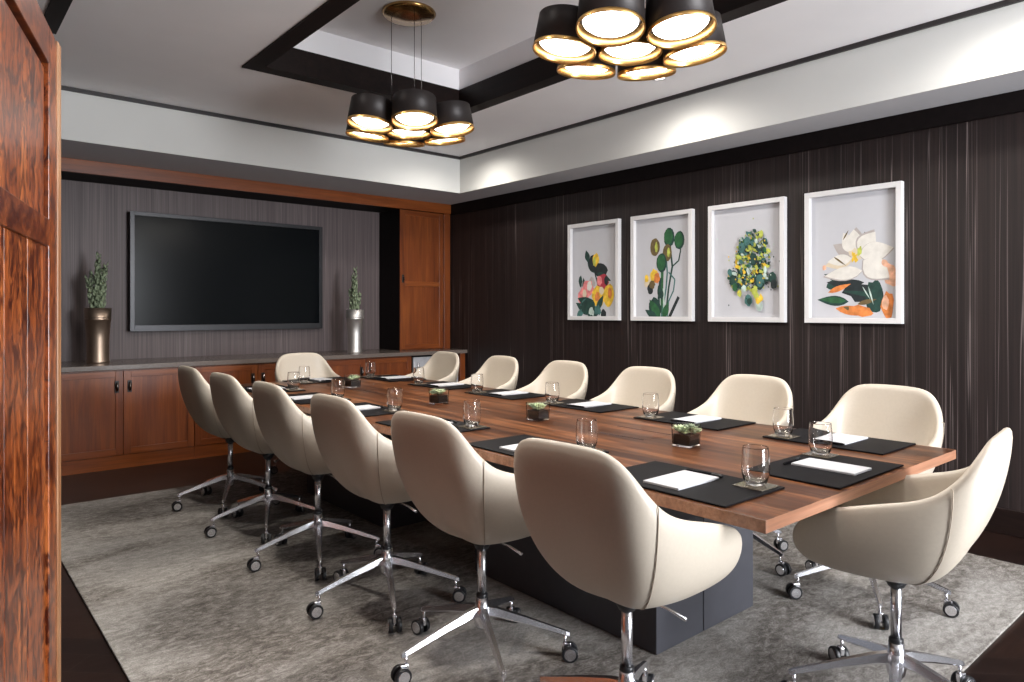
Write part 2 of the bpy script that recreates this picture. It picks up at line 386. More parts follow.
# tall cabinet at the right of the niche
t_ = thing('tall_cabinet', 'tall orange cherry wall cabinet standing on the counter right of the television niche', 'cabinet')
mesh_obj('side_panel', B(4.114, 4.13, YT + .013, YB - .001, .863, 2.458), 'crown', t_)
mesh_obj('body', B(4.131, 4.826, YT + .033, YB - .001, .863, 2.458), 'cab_z', t_)
mesh_obj('stile', box(B(4.715, 4.799, YT + .0, YT + .032, .863, 2.458, .002), 4.114, 4.130, YT + .0, YT + .012, .863, 2.458), 'cab_z', t_)
pd = panel_door('door', 4.132, 4.712, .875, 2.45, YT + .012, t_, rail2=1.62)
h = bmesh.new(); box(h, 4.145, 4.172, YT + .004, YT + .012, 1.63, 1.72, .003); tube(h, [(4.158, YT + .006, 1.70), (4.158, YT - .015, 1.69), (4.158, YT - .015, 1.66), (4.158, YT + .006, 1.65)], .006)
mesh_obj('handle', h, 'handle_back', pd)

# ---------------- television ----------------
t_ = thing('television', 'large black flat screen television mounted in the wall niche', 'television')
x0, x1, z0, z1, yf = 1.473, 3.358, 1.117, 2.228, 7.13
mesh_obj('casing', B(x0 + .002, x1 - .002, yf + .012, YB - .021, z0 + .002, z1 - .002, .004), 'tv_side', t_)
bm = bmesh.new(); bz = .038
box(bm, x0, x0 + bz, yf, yf + .012, z0, z1, .002); box(bm, x1 - bz, x1, yf, yf + .012, z0, z1, .002)
box(bm, x0 + bz, x1 - bz, yf, yf + .012, z1 - bz, z1, .002); box(bm, x0 + bz, x1 - bz, yf, yf + .012, z0, z0 + bz + .02, .002)
mesh_obj('bezel', bm, 'tv_frame', t_)
mesh_obj('screen', B(x0 + bz, x1 - bz, yf + .005, yf + .011, z0 + bz + .02, z1 - bz), 'tv_screen', t_)

# ---------------- vases with plants ----------------
def plant_vase(x, y, h, rt, rb, metal, label, seed, ph, plabel):
    t_ = thing('potted_plant', label, 'plant', (x, y, .862))
    p = [(0, 0), (rb, 0), (rb * 1.03, .012), (rb * .99, .02), (rb * .98, .03), (rb, h * .45), (rt * .96, h * .78), (rt * 1.0, h * .785), (rt * 1.01, h * .79 + .004), (rt * .965, h * .79 + .010), (rt * .965, h * .82), (rt * 1.0, h * .825), (rt * .98, h * .835), (rt, h), (rt * .92, h), (rt * .9, h - .03), (0, h - .03)]
    mesh_obj('vase', lathe(bmesh.new(), p, 36, cap=False), metal, t_)
    mesh_obj('soil', lathe(bmesh.new(), [(0, h - .03), (rt * .91, h - .03), (rt * .91, h - .018), (0, h - .012)], 24, cap=False), 'soil', t_)
    rnd = random.Random(seed); stems = []
    bm = bmesh.new(); lf = bmesh.new()
    for k in range(12):
        a = rnd.uniform(0, 2 * PI); r = rnd.uniform(0, rt * .45); hh = ph * (1.0 if k == 0 else rnd.uniform(.3, .85))
        bx, by = r * math.cos(a), r * math.sin(a); tx, ty = bx * 2.1, by * 2.1
        if k == 0: bx = by = tx = ty = 0.005
        base = Vector((bx, by, h - .02)); tip = Vector((tx, ty, h + hh))
        tube(bm, [base, (base + tip) / 2, tip], [.007, .006, .003], 6)
        nl = int(hh / .016)
        for j in range(nl):
            f = j / nl; c = base.lerp(tip, f); aa = j * 2.4 + k; L = .068 * (1 - .4 * f); w = .017
            d = Vector((math.cos(aa), math.sin(aa), 0)); s = Vector((-d.y, d.x, 0))
            pts = [c, c + d * L * .35 + s * w + Vector((0, 0, L * .45)), c + d * L * .5 + Vector((0, 0, L * 1.15)), c + d * L * .35 - s * w + Vector((0, 0, L * .45))]
            mid = c + d * (L * .48) + Vector((0, 0, L * .4)); inn = c + d * (L * .22) + Vector((0, 0, L * .55))
            vs = [lf.verts.new(q) for q in pts]; vm = lf.verts.new(mid); vi = lf.verts.new(inn)
            for q in range(4):
                lf.faces.new((vs[q], vs[(q + 1) % 4], vm)).smooth = True; lf.faces.new((vs[(q + 1) % 4], vs[q], vi)).smooth = True
    pl = t_
    mesh_obj('stem', bm, 'leaf', pl); mesh_obj('foliage', lf, 'leaf', pl)
plant_vase(1.167, 6.846, .47, .102, .086, 'bronze', 'upright green succulent in a tall bronze vase at the left end of the counter', 3, .46, 'upright green succulent in the bronze vase')
plant_vase(3.536, 6.727, .46, .092, .074, 'silver', 'upright green succulent in a tall silver vase right of the television', 8, .44, 'upright green succulent in the silver vase')

# ---------------- framed botanical prints ----------------
ART_COL = dict(dg=(.012, .045, .035), g=(.02, .10, .035), teal=(.05, .14, .13), blk=(.012, .018, .02), yel=(.72, .46, .04), org=(.62, .20, .05), pink=(.70, .22, .22),
               crim=(.35, .03, .05), cream=(.62, .52, .38), wht=(.66, .63, .58), lime=(.42, .46, .08), brn=(.13, .09, .035), peach=(.75, .42, .28), shade=(.40, .36, .34), pale=(.45, .55, .50))
for k, v in ART_COL.items(): M['ink_' + k] = plain('ink_' + k, v, 0.8, var=.08 if k in ('wht', 'shade', 'cream') else .3, vs=22)
INK = list(ART_COL)
class Art:
    def __init__(s, w, h): s.bm = bmesh.new(); s.w = w; s.h = h; s.n = 0
    def poly(s, pts, col):
        s.n += 1; x = -.0006 - s.n * .00003
        vs = [s.bm.verts.new((x, (0.5 - u) * s.w, v * s.h)) for u, v in pts]
        f = s.bm.faces.new(vs); f.material_index = 1 + INK.index(col)
    def blob(s, u, v, ru, rv, col, seed=0, ang=0, n=14, jag=.14):
        rnd = random.Random(seed * 7 + s.n); a0 = R(ang); asp = s.w / s.h; P = []
        for i in range(n):
            t = 2 * PI * i / n; k = 1 + rnd.uniform(-jag, jag); x = ru * k * math.cos(t); y = rv * k * math.sin(t) / asp
            P.append((u + x * math.cos(a0) - y * math.sin(a0), v + (x * math.sin(a0) + y * math.cos(a0)) * asp))
        s.poly(P, col)
    def leaf(s, u, v, L, w, ang, col, bend=0.0):
        a0 = R(ang); asp = s.w / s.h; up = []; lo = []
        for i in range(8):
            t = i / 7; x = L * t; wd = w * math.sin(PI * min(1, t ** .8)) ; cb = bend * math.sin(PI * t)
            for lst, sg in ((up, 1), (lo, -1)):
                y = cb + sg * wd; lst.append((u + x * math.cos(a0) - y * math.sin(a0), v + (x * math.sin(a0) + y * math.cos(a0)) * asp))
        s.poly(up[:-1] + [up[-1]] + lo[-2:0:-1], col)
    def stem(s, pts, wd, col):
        for (a, b_), (c, d) in zip(pts, pts[1:]):
            L = math.hypot(c - a, d - b_) or 1; nx, ny = -(d - b_) / L * wd, (c - a) / L * wd * s.w / s.h
            s.poly([(a + nx, b_ + ny), (c + nx, d + ny), (c - nx, d - ny), (a - nx, b_ - ny)], col)
def art1(s):
    s.leaf(.5, .48, .28, .06, 120, 'dg'); s.stem([(.35, .62), (.5, .5), (.6, .3), (.6, .1)], .012, 'dg')
    s.leaf(.38, .60, .18, .05, 105, 'dg'); s.blob(.48, .59, .09, .09, 'blk', 1); s.blob(.53, .61, .06, .07, 'yel', 2); s.blob(.5, .60, .03, .05, 'lime', 3)
    s.blob(.62, .50, .13, .07, 'blk', 4, -20); s.leaf(.55, .48, .3, .05, -25, 'dg'); s.leaf(.3, .30, .2, .035, 95, 'dg'); s.blob(.22, .40, .035, .06, 'dg', 5)
    s.blob(.45, .38, .06, .06, 'shade', 6); s.blob(.37, .32, .11, .09, 'pink', 7); s.blob(.27, .24, .10, .09, 'pink', 8); s.blob(.40, .35, .05, .05, 'wht', 9); s.blob(.30, .27, .04, .05, 'cream', 11)
    s.blob(.66, .38, .12, .08, 'crim', 12); s.blob(.60, .40, .05, .05, 'pink', 13); s.blob(.73, .40, .04, .05, 'blk', 14)
    s.blob(.57, .24, .12, .11, 'yel', 15); s.blob(.78, .25, .10, .11, 'yel', 16); s.blob(.56, .24, .05, .05, 'org', 17); s.blob(.80, .27, .04, .06, 'org', 18); s.blob(.64, .30, .05, .04, 'cream', 19)
    for u, v, L, w, a in ((.5, .14, .36, .08, 160), (.42, .06, .34, .07, 150), (.40, .20, .2, .06, 200), (.55, .10, .25, .05, 60), (.35, .02, .3, .05, 20), (.6, .05, .16, .04, 100), (.15, .03, .2, .05, 40), (.45, .12, .2, .06, -20)):
        s.leaf(u, v, L, w, a, 'dg' if L > .21 else 'teal')
    s.blob(.38, .13, .14, .09, 'dg', 20); s.blob(.44, .09, .05, .05, 'pale', 21, jag=.3); s.blob(.68, .06, .05, .05, 'blk', 22)
def art2(s):
    s.stem([(.50, .02), (.49, .25), (.50, .50)], .022, 'g'); s.stem([(.55, .02), (.60, .30), (.66, .50), (.63, .66), (.62, .74)], .014, 'dg')
    s.stem([(.48, .02), (.56, .30), (.58, .45), (.56, .6)], .012, 'teal'); s.stem([(.66, .50), (.76, .55), (.79, .64), (.77, .72)], .010, 'dg'); s.stem([(.60, .45), (.70, .38), (.68, .28), (.60, .18), (.58, .03)], .010, 'teal')
    s.stem([(.60, .02), (.76, .22)], .022, 'blk'); s.stem([(.45, .02), (.44, .2), (.47, .4)], .02, 'dg'); s.stem([(.53, .02), (.52, .3)], .012, 'pale')
    for u, v, r, c in ((.61, .77, .085, 'g'), (.77, .735, .08, 'g'), (.38, .69, .08, 'brn'), (.58, .63, .075, 'brn'), (.49, .54, .085, 'g')):
        s.blob(u, v, r, r * 1.05, 'dg' if c == 'g' else 'brn', int(u * 100), jag=.04); s.blob(u - .01, v + .005, r * .8, r * .85, c, int(v * 100), jag=.06); s.blob(u + .02, v, r * .3, r * .6, 'lime' if c == 'brn' else 'g', 3)
    s.blob(.37, .42, .07, .065, 'yel', 5); s.blob(.41, .40, .05, .05, 'org', 6); s.blob(.26, .37, .06, .06, 'cream', 7); s.blob(.24, .40, .03, .04, 'yel', 8); s.blob(.30, .30, .05, .05, 'blk', 9); s.blob(.33, .34, .05, .04, 'brn', 10)
    s.blob(.38, .12, .10, .10, 'dg', 11); s.leaf(.46, .03, .3, .06, 125, 'g'); s.leaf(.42, .02, .24, .05, 150, 'dg'); s.leaf(.5, .2, .2, .05, 110, 'dg'); s.leaf(.52, .03, .22, .05, 70, 'g')
def art3(s):
    rnd = random.Random(5)
    cols = ['lime', 'yel', 'teal', 'dg', 'pale', 'g', 'blk', 'lime', 'teal', 'dg', 'lime']
    for k in range(560):
        r = math.sqrt(rnd.random()); a = rnd.uniform(0, 2 * PI)
        u = .585 + .22 * r * math.cos(a); v = .53 + .225 * r * math.sin(a)
        if k % 3 == 0: u = .52 + .27 * r * math.cos(a); v = .36 + .10 * r * math.sin(a)
        q = rnd.uniform(.006, .023); s.blob(u, v, q, q * rnd.uniform(.7, 1.5), rnd.choice(cols), k, rnd.uniform(0, 90), jag=.3, n=7)
    for u, v, r, c in ((.45, .62, .045, 'teal'), (.52, .67, .04, 'teal'), (.60, .52, .05, 'dg'), (.33, .35, .045, 'dg'), (.29, .42, .03, 'teal'), (.68, .33, .07, 'dg'), (.69, .34, .05, 'teal'), (.84, .36, .05, 'dg'), (.86, .31, .04, 'blk'), (.54, .18, .05, 'teal'), (.68, .13, .045, 'pale'), (.55, .17, .03, 'dg'), (.48, .28, .03, 'pale'), (.70, .72, .03, 'lime'), (.36, .29, .035, 'g'), (.42, .24, .03, 'lime')):
        s.blob(u, v, r, r, c, int(u * 99), jag=.12)
    for u, v in ((.64, .22), (.66, .17), (.61, .25), (.63, .27), (.70, .20)): s.blob(u, v, .03, .03, 'lime' if u < .65 else 'yel', int(u * 100), jag=.3)
    for k in range(60): s.blob(rnd.gauss(.55, .17), rnd.gauss(.45, .14), .008, .008, rnd.choice(['blk', 'yel', 'dg', 'lime', 'pale']), k, n=6)
def art4(s):
    s.leaf(.76, .45, .30, .030, 125, 'dg', -.02); s.leaf(.64, .60, .10, .03, 100, 'dg'); s.leaf(.66, .52, .16, .02, 8, 'blk')
    s.leaf(.52, .30, .34, .06, 163, 'dg'); s.leaf(.22, .27, .16, .05, 20, 'dg'); s.leaf(.62, .30, .40, .05, 178, 'blk', .02); s.blob(.60, .23, .20, .07, 'blk', 3, -12, jag=.25); s.blob(.72, .19, .08, .12, 'dg', 4, jag=.2)
    s.leaf(.46, .16, .34, .055, 176, 'dg'); s.leaf(.43, .165, .28, .032, 175, 'g'); s.leaf(.24, .23, .26, .030, 20, 'org'); s.leaf(.32, .11, .40, .05, -8, 'org'); s.leaf(.40, .12, .3, .03, -14, 'brn'); s.blob(.58, .09, .13, .04, 'org', 5, -10); s.leaf(.55, .14, .2, .025, 15, 'brn'); s.leaf(.60, .20, .05, .2, 80, 'dg')
    s.leaf(.66, .27, .20, .008, -75, 'pale'); s.leaf(.60, .27, .16, .006, -60, 'pale')
    s.blob(.85, .12, .06, .10, 'org', 7, jag=.2); s.blob(.83, .15, .035, .05, 'peach', 8); s.blob(.87, .35, .07, .10, 'peach', 9, 20)
    for u, v, L, w, an, c in ((.52, .50, .26, .075, 150, 'shade'), (.52, .52, .25, .08, 118, 'wht'), (.53, .54, .24, .085, 88, 'shade'), (.52, .54, .22, .08, 92, 'wht'), (.56, .52, .28, .10, 55, 'shade'), (.57, .52, .26, .095, 52, 'wht'),
                              (.56, .50, .36, .11, 8, 'shade'), (.57, .50, .34, .105, 10, 'wht'), (.60, .46, .34, .12, -38, 'shade'), (.61, .46, .32, .115, -36, 'wht'), (.50, .47, .30, .07, 190, 'cream'), (.49, .48, .26, .06, 186, 'wht'), (.60, .38, .42, .075, 186, 'shade'), (.60, .385, .40, .07, 186, 'wht')):
        s.leaf(u, v, L, w, an, c)
    s.blob(.53, .50, .06, .045, 'cream', 20, 20, jag=.4); s.blob(.52, .49, .03, .04, 'yel', 21, jag=.5); s.blob(.57, .53, .02, .035, 'lime', 22, jag=.5); s.leaf(.30, .50, .17, .010, -38, 'brn'); s.leaf(.40, .62, .12, .008, 60, 'brn')
    s.blob(.20, .42, .02, .02, 'peach', 24); s.leaf(.80, .46, .1, .03, -60, 'peach')
AW, AH = .643, .918
arts = [(4.46, 'white framed print of pink and yellow flowers, farthest along the dark wall', art1), (3.676, 'white framed print of green poppy seed pods on thin stems', art2),
        (2.883, 'white framed print of a loose cluster of yellow and teal leaves', art3), (2.089, 'white framed print of a large white magnolia with orange leaves', art4)]
for yc, lb, fn in arts:
    t_ = thing('picture_frame', lb, 'picture', (XR, yc, 1.222), 0, 'botanical prints in white frames')
    bm = bmesh.new(); fw = .036; D = .045
    box(bm, -D, -.001, -AW / 2, -AW / 2 + fw, 0, AH, .002); box(bm, -D, -.001, AW / 2 - fw, AW / 2, 0, AH, .002)
    box(bm, -D, -.001, -AW / 2 + fw, AW / 2 - fw, 0, fw, .002); box(bm, -D, -.001, -AW / 2 + fw, AW / 2 - fw, AH - fw, AH, .002)
    mesh_obj('frame', bm, 'art_frame', t_)
    s = Art(AW, AH); box(s.bm, 0, .006, -AW / 2 + fw, AW / 2 - fw, fw, AH - fw, mi=0); fn(s)
    bmp_ = s.bm; me = bpy.data.meshes.new('print'); bmp_.to_mesh(me); bmp_.free()
    me.materials.append(M['art_paper'])
    for k in INK: me.materials.append(M['ink_' + k])
    o = bpy.data.objects.new('print', me); C.objects.link(o); o.parent = t_; o.location = (-.010, 0, 0)

# ---------------- conference table ----------------
TX0, TX1, TY0, TY1 = 1.697, 3.144, .959, 5.37
t_ = thing('conference_table', 'long rectangular walnut conference table in the middle of the room', 'table', ((TX0 + TX1) / 2, (TY0 + TY1) / 2, 0))
cx, cy = t_.location.x, t_.location.y
def rel(bm):
    bmesh.ops.translate(bm, verts=bm.verts, vec=(-cx, -cy, 0)); return bm
bm = B(TX0, TX1, TY0, TY1, .714, .75, .0015)
o = mesh_obj('tabletop', rel(bm), ['table', 'table_edge'], t_)
for p in o.data.polygons:
    if abs(p.normal.z) < .5: p.material_index = 1
for (ya, yb) in ((1.90, 2.215), (4.05, 4.37)):
    bm = bmesh.new()
    box(bm, 2.356, 2.368, ya, yb, .7495, .7506); box(bm, 2.550, 2.562, ya, yb, .7495, .7506)
    box(bm, 2.372, 2.546, ya + .002, yb - .002, .7495, .7503, mi=1)
    mesh_obj('cable_flap', rel(bm), ['groove', 'table'], t_)
for ya, yb in ((1.63, 2.75), (3.60, 4.72)):
    mesh_obj('pedestal', rel(box(B(2.102, 2.402, ya, yb, .012, .7135, .003), 2.408, 2.778, ya, yb, .012, .7135, .003)), 'base_metal', t_)

# ---------------- chair ----------------
def catmull(P, n, closed=True):
    P = [Vector(p) for p in P]; out = []; L = len(P)
    for i in range(L if closed else L - 1):
        p0, p1, p2, p3 = (P[(i - 1) % L], P[i], P[(i + 1) % L], P[(i + 2) % L]) if closed else (P[max(i - 1, 0)], P[i], P[i + 1], P[min(i + 2, L - 1)])
        for k in range(n):
            t = k / n
            out.append(.5 * ((2 * p1) + (p2 - p0) * t + (2 * p0 - 5 * p1 + 4 * p2 - p3) * t * t + (-p0 + 3 * p1 - 3 * p2 + p3) * t ** 3))
    return out
half = [(-.300, 0, .936), (-.296, .09, .934), (-.287, .160, .924), (-.266, .210, .885), (-.228, .240, .826), (-.170, .258, .772), (-.098, .270, .743), (-.018, .276, .724),
        (.07, .277, .701), (.15, .272, .677), (.212, .256, .638), (.248, .226, .588), (.252, .178, .542), (.246, .110, .510), (.242, 0, .496)]
rim_pts = half + [(x, -y, z) for x, y, z in half[-2:0:-1]]
RIM = catmull(rim_pts, 2); NR = len(RIM)
CEN = Vector((.015, 0)); ZB = .452
def prof(rp, t, zb, n, c=CEN):
    ph = t * PI / 2
    h = math.sin(ph) ** (2 / n); v = 1 - math.cos(ph) ** (2 / n)
    h = .22 + .78 * h
    return Vector((c.x + h * (rp.x - c.x), c.y + h * (rp.y - c.y), zb + v * (rp.z - zb)))
def nexp(rp):
    a = abs(math.degrees(math.atan2(rp.y, -rp.x)))       # 0 at the back
    return 1.68 + 0.57 * min(1, a / 95.0)
def outer(rp, t):
    return prof(rp, t, ZB, nexp(rp))
def shell_bm():
    bm = bmesh.new(); T = 12; TH = .034
    rings = []
    c0 = bm.verts.new((.015, 0, ZB))
    for k in range(1, T + 1):
        rings.append([bm.verts.new(outer(rp, k / T)) for rp in RIM])
    inn = []
    for rp in RIM:
        r = Vector((rp.x, rp.y, 0)); q = r * (1 - TH / max(r.length, .01)); inn.append(Vector((q.x, q.y, rp.z - .003)))
    mid = [(a + b) / 2 + Vector((0, 0, .009)) for a, b in zip(RIM, inn)]
    rings.append([bm.verts.new(m) for m in mid])
    ZI = .488
    for k in range(T, 0, -1):
        rings.append([bm.verts.new(prof(ip, k / T, ZI, nexp(ip))) for ip in inn])
    c1 = bm.verts.new((.015, 0, ZI))
    for a, b in zip(rings, rings[1:]):
        for i in range(NR):
            bm.faces.new((a[i], a[(i + 1) % NR], b[(i + 1) % NR], b[i]))
    for i in range(NR):
        bm.faces.new((c0, rings[0][(i + 1) % NR], rings[0][i])); bm.faces.new((c1, rings[-1][i], rings[-1][(i + 1) % NR]))
    return bm
def subsurf(o, lv=1):
    m = o.modifiers.new('subdivision', 'SUBSURF'); m.levels = lv; m.render_levels = lv
def make_chair():
    t = thing('office_chair', '', 'chair', group='cream office chairs around the conference table')
    sh = mesh_obj('shell', shell_bm(), 'leather', t, smooth=True); subsurf(sh)
    bm = bmesh.new(); N = 32; rows = []
    for z, k in ((.488, .70), (.496, .88), (.510, 1.0), (.526, .96), (.535, .80), (.538, .45)):
        rows.append([bm.verts.new((.03 + .165 * k * abs(math.cos(a)) ** .8 * (1 if math.cos(a) > 0 else -1), .172 * k * abs(math.sin(a)) ** .8 * (1 if math.sin(a) > 0 else -1), z)) for a in [2 * PI * i / N for i in range(N)]])
    for a, b in zip(rows, rows[1:]):
        for i in range(N): bm.faces.new((a[i], a[(i + 1) % N], b[(i + 1) % N], b[i]))
    bm.faces.new(rows[-1]); bm.faces.new(rows[0][::-1])
    mesh_obj('seat', bm, 'leather', t, smooth=True)
    for sg in (1, -1):                                   # stitched seams where the back meets the arm panels
        i = min(range(NR), key=lambda q: (RIM[q] - Vector((-.195, sg * .250, .80))).length)
        pts = []
        for k in range(1, 13):
            p = outer(RIM[i], k / 12); r = Vector((p.x, p.y, 0)); pts.append(p + (r.normalized() * .0012 if r.length > 0 else r))
        rp = RIM[i]; pts.append(rp * 1 + Vector((0, 0, .0035)) - Vector((rp.x, rp.y, 0)).normalized() * .012)
        mesh_obj('seam', tube(bmesh.new(), pts, .0015, 6), 'seam', t)
    mesh_obj('seat_plate', box(lathe(bmesh.new(), [(0, .41), (.024, .41), (.034, .43), (.036, .462), (0, .462)], 20, cap=False), -.06, .06, -.03, .03, .446, .458, .003), 'black_plastic', t)
    mesh_obj('lever', tube(bmesh.new(), [(.02, -.03, .445), (.03, -.12, .44), (.035, -.18, .425)], [.004, .004, .006], 8), 'chrome', t)
    mesh_obj('gas_lift', lathe(bmesh.new(), [(0, .235), (.0165, .235), (.0165, .43), (0, .43)], 20, cap=False), 'chrome', t)
    mesh_obj('lift_collar', lathe(bmesh.new(), [(0, .228), (.0215, .228), (.0215, .242), (.018, .246), (0, .246)], 20, cap=False), 'black_plastic', t)
    mesh_obj('hub', lathe(bmesh.new(), [(0, .115), (.018, .115), (.026, .13), (.031, .155), (.031, .185), (.025, .20), (.0225, .23), (0, .23)], 24, cap=False), 'chrome', t)
    for k in range(5):
        a = 2 * PI * k / 5
        bm = bmesh.new(); secs = []
        for r, zt, zb, w in ((.015, .198, .160, .020), (.06, .190, .157, .018), (.16, .160, .134, .0145), (.26, .127, .106, .0115), (.312, .110, .092, .0105), (.325, .104, .090, .008)):
            secs.append([bm.verts.new((r, y * w, zb + (zt - zb) * f)) for y, f in ((-1, .25), (-.55, 1), (.55, 1), (1, .25), (.6, 0), (-.6, 0))])
        for p, q in zip(secs, secs[1:]):
            for i in range(6): bm.faces.new((p[i], p[(i + 1) % 6], q[(i + 1) % 6], q[i]))
        bm.faces.new(secs[0]); bm.faces.new(secs[-1])
        tube(bm, [(.308, 0, .097), (.308, 0, .060)], .006, 8)
        lg = mesh_obj('leg', bm, 'chrome', t); lg.rotation_euler = (0, 0, a)
        cb = bmesh.new()
        for sg in (1, -1):
            y0 = sg * .009; y1 = sg * .026; n = 20; rr = .030; ox, oz = .326, .0305
            ringsx = []
            for y, r_ in ((y0, rr * .96), (y0 + sg * .003, rr), (y1 - sg * .003, rr), (y1, rr * .93)):
                ringsx.append([cb.verts.new((ox + r_ * math.cos(2 * PI * i / n), y, oz + r_ * math.sin(2 * PI * i / n))) for i in range(n)])
            for p, q in zip(ringsx, ringsx[1:]):
                for i in range(n): cb.faces.new((p[i], p[(i + 1) % n], q[(i + 1) % n], q[i])).smooth = True
            cb.faces.new(ringsx[0]); cb.faces.new(ringsx[-1])
            dsk = [cb.verts.new((ox + .021 * math.cos(2 * PI * i / n), y1 + sg * .0012, oz + .021 * math.sin(2 * PI * i / n))) for i in range(n)]
            dsk2 = [cb.verts.new((ox + .022 * math.cos(2 * PI * i / n), y1 - sg * .0005, oz + .022 * math.sin(2 * PI * i / n))) for i in range(n)]
            f = cb.faces.new(dsk); f.material_index = 1
            for i in range(n): cb.faces.new((dsk[i], dsk[(i + 1) % n], dsk2[(i + 1) % n], dsk2[i])).material_index = 1
        tube(cb, [(.326, -.012, .0305), (.326, .012, .0305)], .006, 8, 1)
        box(cb, .300, .330, -.008, .008, .036, .066, .003, mi=1)
        mesh_obj('caster', cb, ['black_plastic', 'chrome'], lg)
    return t
proto = make_chair()
def turn_base(ch, ang):
    for o in [o for o in C.objects if o.parent == ch and o.name.startswith('leg')]:
        o.rotation_euler.z += ang
RZ = .0105
# (x, y, facing, absolute angle of one base leg, label)
LX = 1.593
LEFT = [(1.344, 3, 173, 'cream office chair nearest the camera on the left side of the table'),
        (2.040, 2, 173, 'cream office chair on the left side, second from the camera'),
        (2.730, 2, 173, 'cream office chair on the left side, third from the camera'),
        (3.438, 1, 175, 'cream office chair on the left side, fourth from the camera'),
        (4.120, 3, 175, 'cream office chair on the left side, second from the far counter'),
        (4.790, 2, 172, 'cream office chair on the left side, nearest the far counter')]
RIGHT = [(1.350, 180, 140, 'cream office chair on the picture wall side, largest and nearest the camera'),
         (2.050, 180, 120, 'cream office chair on the picture wall side, second from the camera'),
         (2.790, 182, 150, 'cream office chair on the picture wall side, third from the camera'),
         (3.520, 180, 100, 'cream office chair on the picture wall side, fourth from the camera'),
         (4.250, 178, 130, 'cream office chair on the picture wall side, second from the far counter'),
         (5.020, 180, 110, 'cream office chair on the picture wall side, in front of the grey appliance')]
first = True
G = 'cream office chairs around the conference table'
def chair(x, y, face, base, label):
    global first
    if first: c = proto; c.location = (x, y, RZ); c.rotation_euler.z = R(face); c['label'] = label; first = False; prev = 0
    else:
        c = dup(proto, (x, y, RZ), R(face), label, G)
    legs = sorted([o for o in C.objects if o.parent == c and o.name.split('.')[0] == 'leg'], key=lambda o: o.name)
    for k, o in enumerate(legs): o.rotation_euler.z = R(base - face) + 2 * PI * k / 5
    return c
for y, f, b_, lb in LEFT: chair(LX, y, f, b_, lb)
for y, f, b_, lb in RIGHT: chair(3.25, y, f, b_, lb)
chair(2.385, .897, 97, 127, 'cream office chair at the near end of the table, seen from behind at the right')
chair(2.470, 5.40, 270, 100, 'cream office chair at the far end of the table in front of the cabinets')

# ---------------- place settings ----------------
TZ = .7512
def rel_place(cx_, cy_, rz, u, v, z):
    c, s = math.cos(rz), math.sin(rz); return (cx_ + u * c - v * s, cy_ + u * s + v * c, z)
matp = notep = penp = coasp = glassp = None
def tumbler_bm():
    ho = [(0, 0), (.024, 0), (.030, .003), (.036, .014), (.0415, .034), (.043, .052), (.0415, .085), (.0385, .116), (.0382, .1175)]
    hi = [(.0376, .1183), (.0371, .1175), (.0373, .116), (.0402, .085), (.0416, .052), (.040, .035), (.0345, .017), (.026, .010), (0, .008)]
    return lathe(bmesh.new(), ho + hi, 32, cap=False)
def first_or_copy(proto_, loc, rz, label):
    o = proto_.copy() if proto_.get('used') else proto_
    if o is not proto_: C.objects.link(o)
    else: proto_['used'] = 1
    o.location = loc; o.rotation_euler = (0, 0, rz); o['label'] = label
    if 'used' in o: pass
    return o
PM = tag(mesh_obj('desk_pad', B(-.25, .25, .015, .345, 0, .006, .0025), 'mat'), '', 'desk pad', 'black leather desk pads on the table')
bm = B(-.0675, .0675, -.11, .11, 0, .007, .0008); PN = tag(mesh_obj('notepad', bm, 'paper'), '', 'notepad', 'white notepads on the desk pads')
PC = tag(mesh_obj('coaster', B(-.05, .05, -.05, .05, 0, .004, .0015), 'coaster'), '', 'coaster', 'square coasters on the desk pads')
PG = tag(mesh_obj('drinking_glass', tumbler_bm(), 'glass', smooth=True), '', 'glass', 'stemless drinking glasses on the coasters')
PP = thing('pen', '', 'pen', group='dark pens above the notepads')
mesh_obj('barrel', tube(bmesh.new(), [(-.068, 0, .005), (-.060, 0, .005), (.030, 0, .005)], [.0012, .0045, .005], 10), 'mat', PP)
mesh_obj('cap', box(tube(bmesh.new(), [(.030, 0, .005), (.066, 0, .005), (.070, 0, .005)], [.0055, .0052, .003], 10), .050, .066, -.001, .001, .010, .0112), 'black_plastic', PP)
seats = []
for n_, y in zip(['nearest the camera', 'second from the camera', 'third from the camera', 'fourth from the camera', 'second from the far end', 'nearest the far end'], [1.34, 2.06, 2.80, 3.50, 4.18, 4.85]):
    seats.append((TX0, y, R(-90), 'on the left side, ' + n_))
for n_, y in zip(['nearest the camera', 'second from the camera', 'third from the camera', 'fourth from the camera', 'second from the far end', 'nearest the far end'], [1.35, 2.07, 2.80, 3.53, 4.25, 4.99]):
    seats.append((TX1, y, R(90), 'on the picture wall side, ' + n_))
seats.append((2.41, TY0, 0, 'at the near end of the table'))
seats.append((2.43, TY1, R(180), 'at the far end of the table'))
rnd = random.Random(2); usedp = False
for x, y, rz, wh in seats:
    j = rnd.uniform(-.008, .008)
    first_or_copy(PM, (x, y, TZ), rz, 'black leather desk pad ' + wh)
    first_or_copy(PN, rel_place(x, y, rz, (.012 if rz == 0 else -.012) + j, .165, TZ + .006), rz + j, 'white notepad ' + wh)
    first_or_copy(PC, rel_place(x, y, rz, .185, .285, TZ + .006), rz, 'square dark coaster ' + wh)
    first_or_copy(PG, rel_place(x, y, rz, .185, .285, TZ + .0102), rz, 'clear stemless drinking glass ' + wh)
    loc = rel_place(x, y, rz, -.015 + j, .293, TZ + .006); lb = 'dark pen lying above the notepad ' + wh
    if not usedp: PP.location = loc; PP.rotation_euler = (0, 0, rz + .05); PP['label'] = lb; usedp = True
    else: dup(PP, loc, rz + .05, lb)
for p_ in (PM, PN, PC, PG):
    for o in C.objects:
        if 'used' in o: del o['used']

